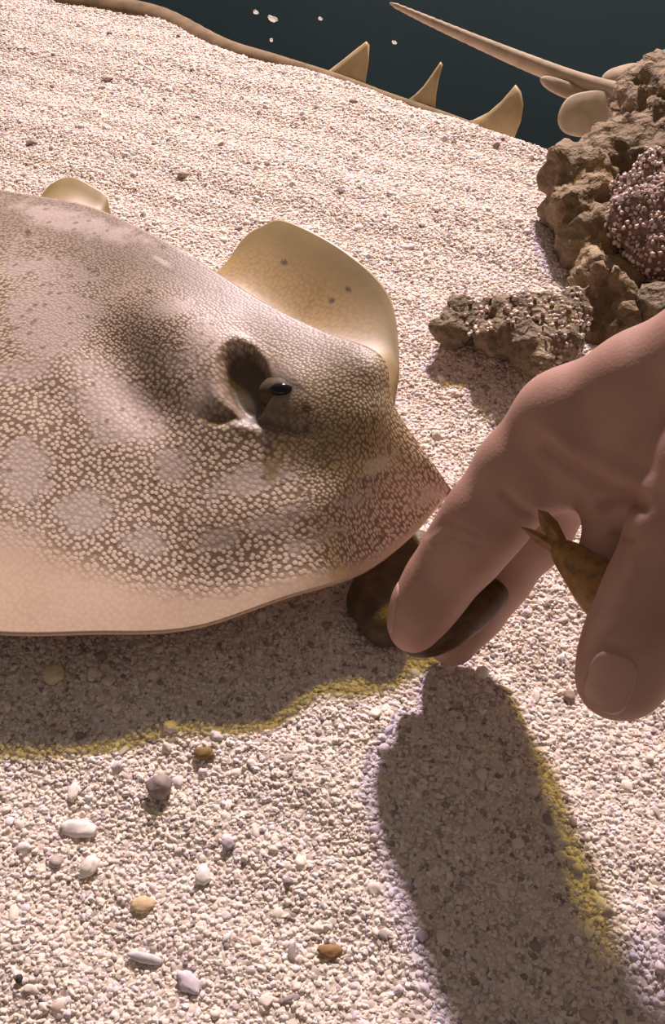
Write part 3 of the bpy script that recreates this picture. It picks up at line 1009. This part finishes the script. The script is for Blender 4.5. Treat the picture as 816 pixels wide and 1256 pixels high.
# ------------------------------------------------------------------ fish behind the sand crest
def plate(name, poly, thick, mat, parent, smooth_edge=False):
    """a thin fin: polygon of points, thicker in the middle"""
    c = np.array(poly, float)
    if smooth_edge:
        n0 = len(c)
        w = np.concatenate([c[-2:], c, c[:3]])
        c = crom(w, np.linspace(2, n0 + 2, n0 * 4 + 1)[:-1])
    m = len(c)
    nn = np.cross(c[m // 3] - c[0], c[2 * m // 3] - c[0]); nn /= np.linalg.norm(nn) + 1e-12
    cen = c.mean(0)
    rings = [(1.0, .35), (0.9, .85), (0.5, 1.0)]
    V, Fc = [], []
    for s_ in (1, -1):
        b = len(V)
        for sc, th in rings:
            V += [cen + (p - cen) * sc + nn * s_ * thick * th * 0.5 for p in c]
        V.append(cen + nn * s_ * thick * 0.5)
        for r in range(2):
            for i in range(m):
                q = [b + r * m + i, b + r * m + (i + 1) % m, b + (r + 1) * m + (i + 1) % m, b + (r + 1) * m + i]
                Fc.append(q if s_ == 1 else q[::-1])
        for i in range(m):
            q = [b + 2 * m + i, b + 2 * m + (i + 1) % m, b + 3 * m]
            Fc.append(q if s_ == 1 else q[::-1])
    k = 3 * m + 1
    Fc += [(i, i + k, (i + 1) % m + k, (i + 1) % m) for i in range(m)]
    o = link_mesh(name, V, Fc, mat)
    adopt(o, parent)
    return o


def guitarfish():
    cu = [-330, -150, 60, 190, 275, 400, 535, 680]
    cv = [-95, -50, 1, 22, 62, 97, 141, 192]
    cz = [proj(P(a, b, 0))[2] + .013 for a, b in zip(cu, cv)]
    zc = lambda u: float(np.interp(u, cu, cz))
    vv = lambda u: float(np.interp(u, cu, cv))
    sp = [(u, vv(u) + w * 0.72 - lift, zc(u), w) for u, w, lift in ((-120, 18, 3), (-40, 24, 7), (60, 24, 8), (130, 22, 8), (200, 19, 8), (275, 16, 7), (340, 13, 6), (400, 11, 5), (460, 9, 4), (530, 8, 3), (590, 7, 2))]
    pts = [(Q(u, v, z), w / F_PX * z) for u, v, z, w in sp]
    al = np.array([p[0] for p in pts])
    f = Field(al.min(0) - 0.02, al.max(0) + 0.02, 0.0016)
    f.curve(pts, .003)
    V, Fq = f.mesh(2)
    root = empty('guitarfish', (al[:, 0].mean(), al[:, 1].mean(), V[:, 2].min()))
    tag(root, 'yellowish fish behind the sand crest, its back and three pointed fins showing', 'fish')
    adopt(link_mesh('body', V, Fq, M['guitar_back']), root)
    pl = lambda L: [Q(u, v, zc(u) + 0.001) for u, v in L]
    plate('dorsal_fin', pl([(388, 97), (405, 86), (422, 73), (438, 60), (450, 51), (453, 55), (452, 75), (449, 95), (446, 116), (420, 116), (398, 108)]), .002, M['guitar'], root)
    plate('dorsal_fin', pl([(494, 128), (508, 118), (520, 106), (530, 92), (541, 76), (543, 79), (538, 98), (535, 115), (533, 144), (512, 146)]), .002, M['guitar'], root)
    plate('caudal_fin', pl([(560, 152), (580, 148), (600, 138), (616, 124), (628, 110), (633, 104), (639, 112), (642, 128), (639, 148), (632, 166), (625, 184), (600, 184), (575, 168)]), .002, M['guitar'], root)


guitarfish()


def far_ray():
    sp = [(479, 4, .462, 2.0), (530, 27, .46, 4.5), (590, 53, .457, 6.5), (650, 78, .453, 8.5), (710, 101, .449, 10), (750, 114, .447, 12), (800, 130, .445, 20)]
    pts = [(Q(u, v, z), w / F_PX * z) for u, v, z, w in sp]
    al = np.array([p[0] for p in pts])
    f = Field(al.min(0) - 0.009, al.max(0) + 0.009, 0.0007)
    f.curve(pts, .002)
    V, Fq = f.mesh(2)
    root = empty('ray', (al[:, 0].mean(), al[:, 1].mean(), V[:, 2].min()))
    tag(root, 'pale far ray mostly hidden behind the tall rock, long thin tail pointing left', 'ray')
    adopt(link_mesh('tail', V, Fq, M['tail']), root)
    pl = lambda L, z0: [Q(u, v, z0) for u, v in L]
    plate('pelvic_fin', pl([(663, 96), (675, 94), (700, 102), (725, 112), (735, 122), (718, 126), (700, 122), (684, 116), (668, 106)], .447), .003, M['tail'], root, True)
    plate('pelvic_fin', pl([(700, 118), (724, 112), (748, 112), (756, 130), (748, 150), (735, 166), (716, 168), (694, 163), (685, 150), (688, 132)], .444), .003, M['tail'], root, True)
    d = Field(Q(760, 200, .45) - np.array((.05, .06, .08)), Q(960, 100, .45) + np.array((.06, .08, .08)), .002)
    d.chain([(Q(752, 102, .455), .006), (Q(775, 108, .457), .009), (Q(850, 150, .46), .028), (Q(900, 175, .46), .012)], .008)
    V, Fq = d.mesh(1)
    adopt(link_mesh('disc', V, Fq, M['tail']), root)


far_ray()


# ------------------------------------------------------------------ single pebbles and shell bits on the sand
def pebble(u, v, wpx, hpx, ang, color, label, name='pebble', cat='pebble', flat=0.6, seed=0, rough=0.12, key=None):
    zc = proj(P(u, v, 0))[2]
    a, b = wpx / 2 / F_PX * zc, hpx / 2 / F_PX * zc * 1.15
    bm = bmesh.new()
    bmesh.ops.create_icosphere(bm, subdivisions=3, radius=1.0)
    for vt in bm.verts:
        n = vt.co.copy()
        s = 1 + rough * 2.2 * noise.fractal(n * 1.3 + Vector((seed * 3.1, seed, 0)), 0.7, 2, 3)
        vt.co = Vector((n.x * a * s, n.y * b * s, n.z * flat * min(a, b) * s))
    me = bpy.data.meshes.new(name); bm.to_mesh(me); bm.free()
    me.polygons.foreach_set('use_smooth', [True] * len(me.polygons))
    me.materials.append(mat_plain('pebble_stone', color, 0.7, 500, 0.2))
    o = bpy.data.objects.new(name, me); COL.objects.link(o)
    p = P(u, v, 0)
    o.location = (p[0], p[1], float(sand_z(p[0], p[1])) + flat * min(a, b) * 0.5 + 0.0005)
    o.rotation_euler = (0.1, 0.05, math.radians(-ang))
    tag(o, label, cat, 'pebbles on the sand')
    return o


PB = [(197, 966, 30, 26, 0, (0.30, 0.24, 0.22), 'round dark grey pebble on the bright sand below the stingray shadow', .8),
      (68, 833, 25, 22, 20, (0.72, 0.60, 0.42), 'pale square flat chip lying inside the stingray shadow', .4),
      (97, 1017, 46, 20, 5, (0.80, 0.72, 0.70), 'wide white oval pebble low on the left sand', .5),
      (110, 1063, 20, 26, 30, (0.84, 0.76, 0.70), 'upright pale pebble beneath the wide white oval one', .6),
      (174, 1108, 30, 16, -5, (0.62, 0.46, 0.28), 'tan brown shell flake on the lower left sand', .4),
      (232, 1206, 36, 18, 40, (0.66, 0.58, 0.66), 'bluish lilac pebble near the bottom edge', .5),
      (280, 1036, 16, 12, 0, (0.38, 0.32, 0.36), 'small slate pebble between lilac grains, left of the long shadow', .6),
      (405, 1167, 30, 15, 0, (0.30, 0.17, 0.08), 'rust brown pebble beside the long hand shadow', .5),
      (90, 972, 12, 20, 0, (0.88, 0.80, 0.74), 'thin white upright shell bit above the wide white oval pebble', .6),
      (249, 1072, 18, 22, 0, (0.84, 0.78, 0.76), 'pale rounded pebble near bluish gravel at lower left', .7),
      (26, 1204, 9, 9, 0, (0.06, 0.045, 0.05), 'tiny black pebble at the bottom left corner', .8),
      (250, 924, 26, 14, 0, (0.22, 0.15, 0.06), 'dark brown pebble in the yellow fringe of the stingray shadow', .6),
      (592, 826, 16, 14, 0, (0.88, 0.82, 0.80), 'bright white pebble right of the middle fingertip', .7),
      (700, 850, 14, 14, 0, (0.34, 0.25, 0.22), 'dark pebble just left of the thumb tip', .6),
      (40, 177, 15, 8, 0, (0.30, 0.22, 0.18), 'dark flat pebble at the far left of the upper sand', .5),
      (224, 214, 14, 11, 0, (0.40, 0.32, 0.28), 'grey pebble alone on upper sand left of the golden wing', .5),
      (132, 97, 14, 9, 0, (0.46, 0.37, 0.31), 'small grey pebble on the sand near the top left crest', .5)]
for i, (u, v, w, h, a, c, lab, fl) in enumerate(PB):
    pebble(u, v, w, h, a, c, lab, flat=fl, seed=i + 1)
pebble(178, 1174, 46, 11, 12, (0.62, 0.58, 0.62), 'long thin grey coral stick lying at the lower left', 'coral_stick', 'coral', .9, 31, .06)

# white flecks drifting in the dark water
for i, (u, v, w, h, lab) in enumerate([(335, 23, 16, 8, 'largest white fleck drifting in the dark water at the top'), (314, 15, 8, 6, 'faint white fleck just left of the largest one'),
                                       (393, 23, 7, 5, 'white fleck drifting above the left dorsal fin'), (484, 52, 8, 5, 'white fleck between the dorsal fin and the long tail'),
                                       (333, 49, 5, 5, 'tiny white fleck under the largest one, near the crest')]):
    p = Q(u, v, .62)
    bm = bmesh.new()
    bmesh.ops.create_icosphere(bm, subdivisions=2, radius=1.0)
    for vt in bm.verts:
        s = 1 + 0.5 * noise.noise(vt.co * 2 + Vector((i * 5, 0, 0)))
        vt.co = Vector((vt.co.x * w, vt.co.y * h * .5, vt.co.z * h)) * (s * .42 / F_PX * .62)
    me = bpy.data.meshes.new('fleck'); bm.to_mesh(me); bm.free()
    me.materials.append(M['white'])
    o = bpy.data.objects.new('fleck', me); COL.objects.link(o)
    o.location = p; o.rotation_euler = (0, 0.5, 0)
    tag(o, lab, 'fleck', 'flecks in the dark water')
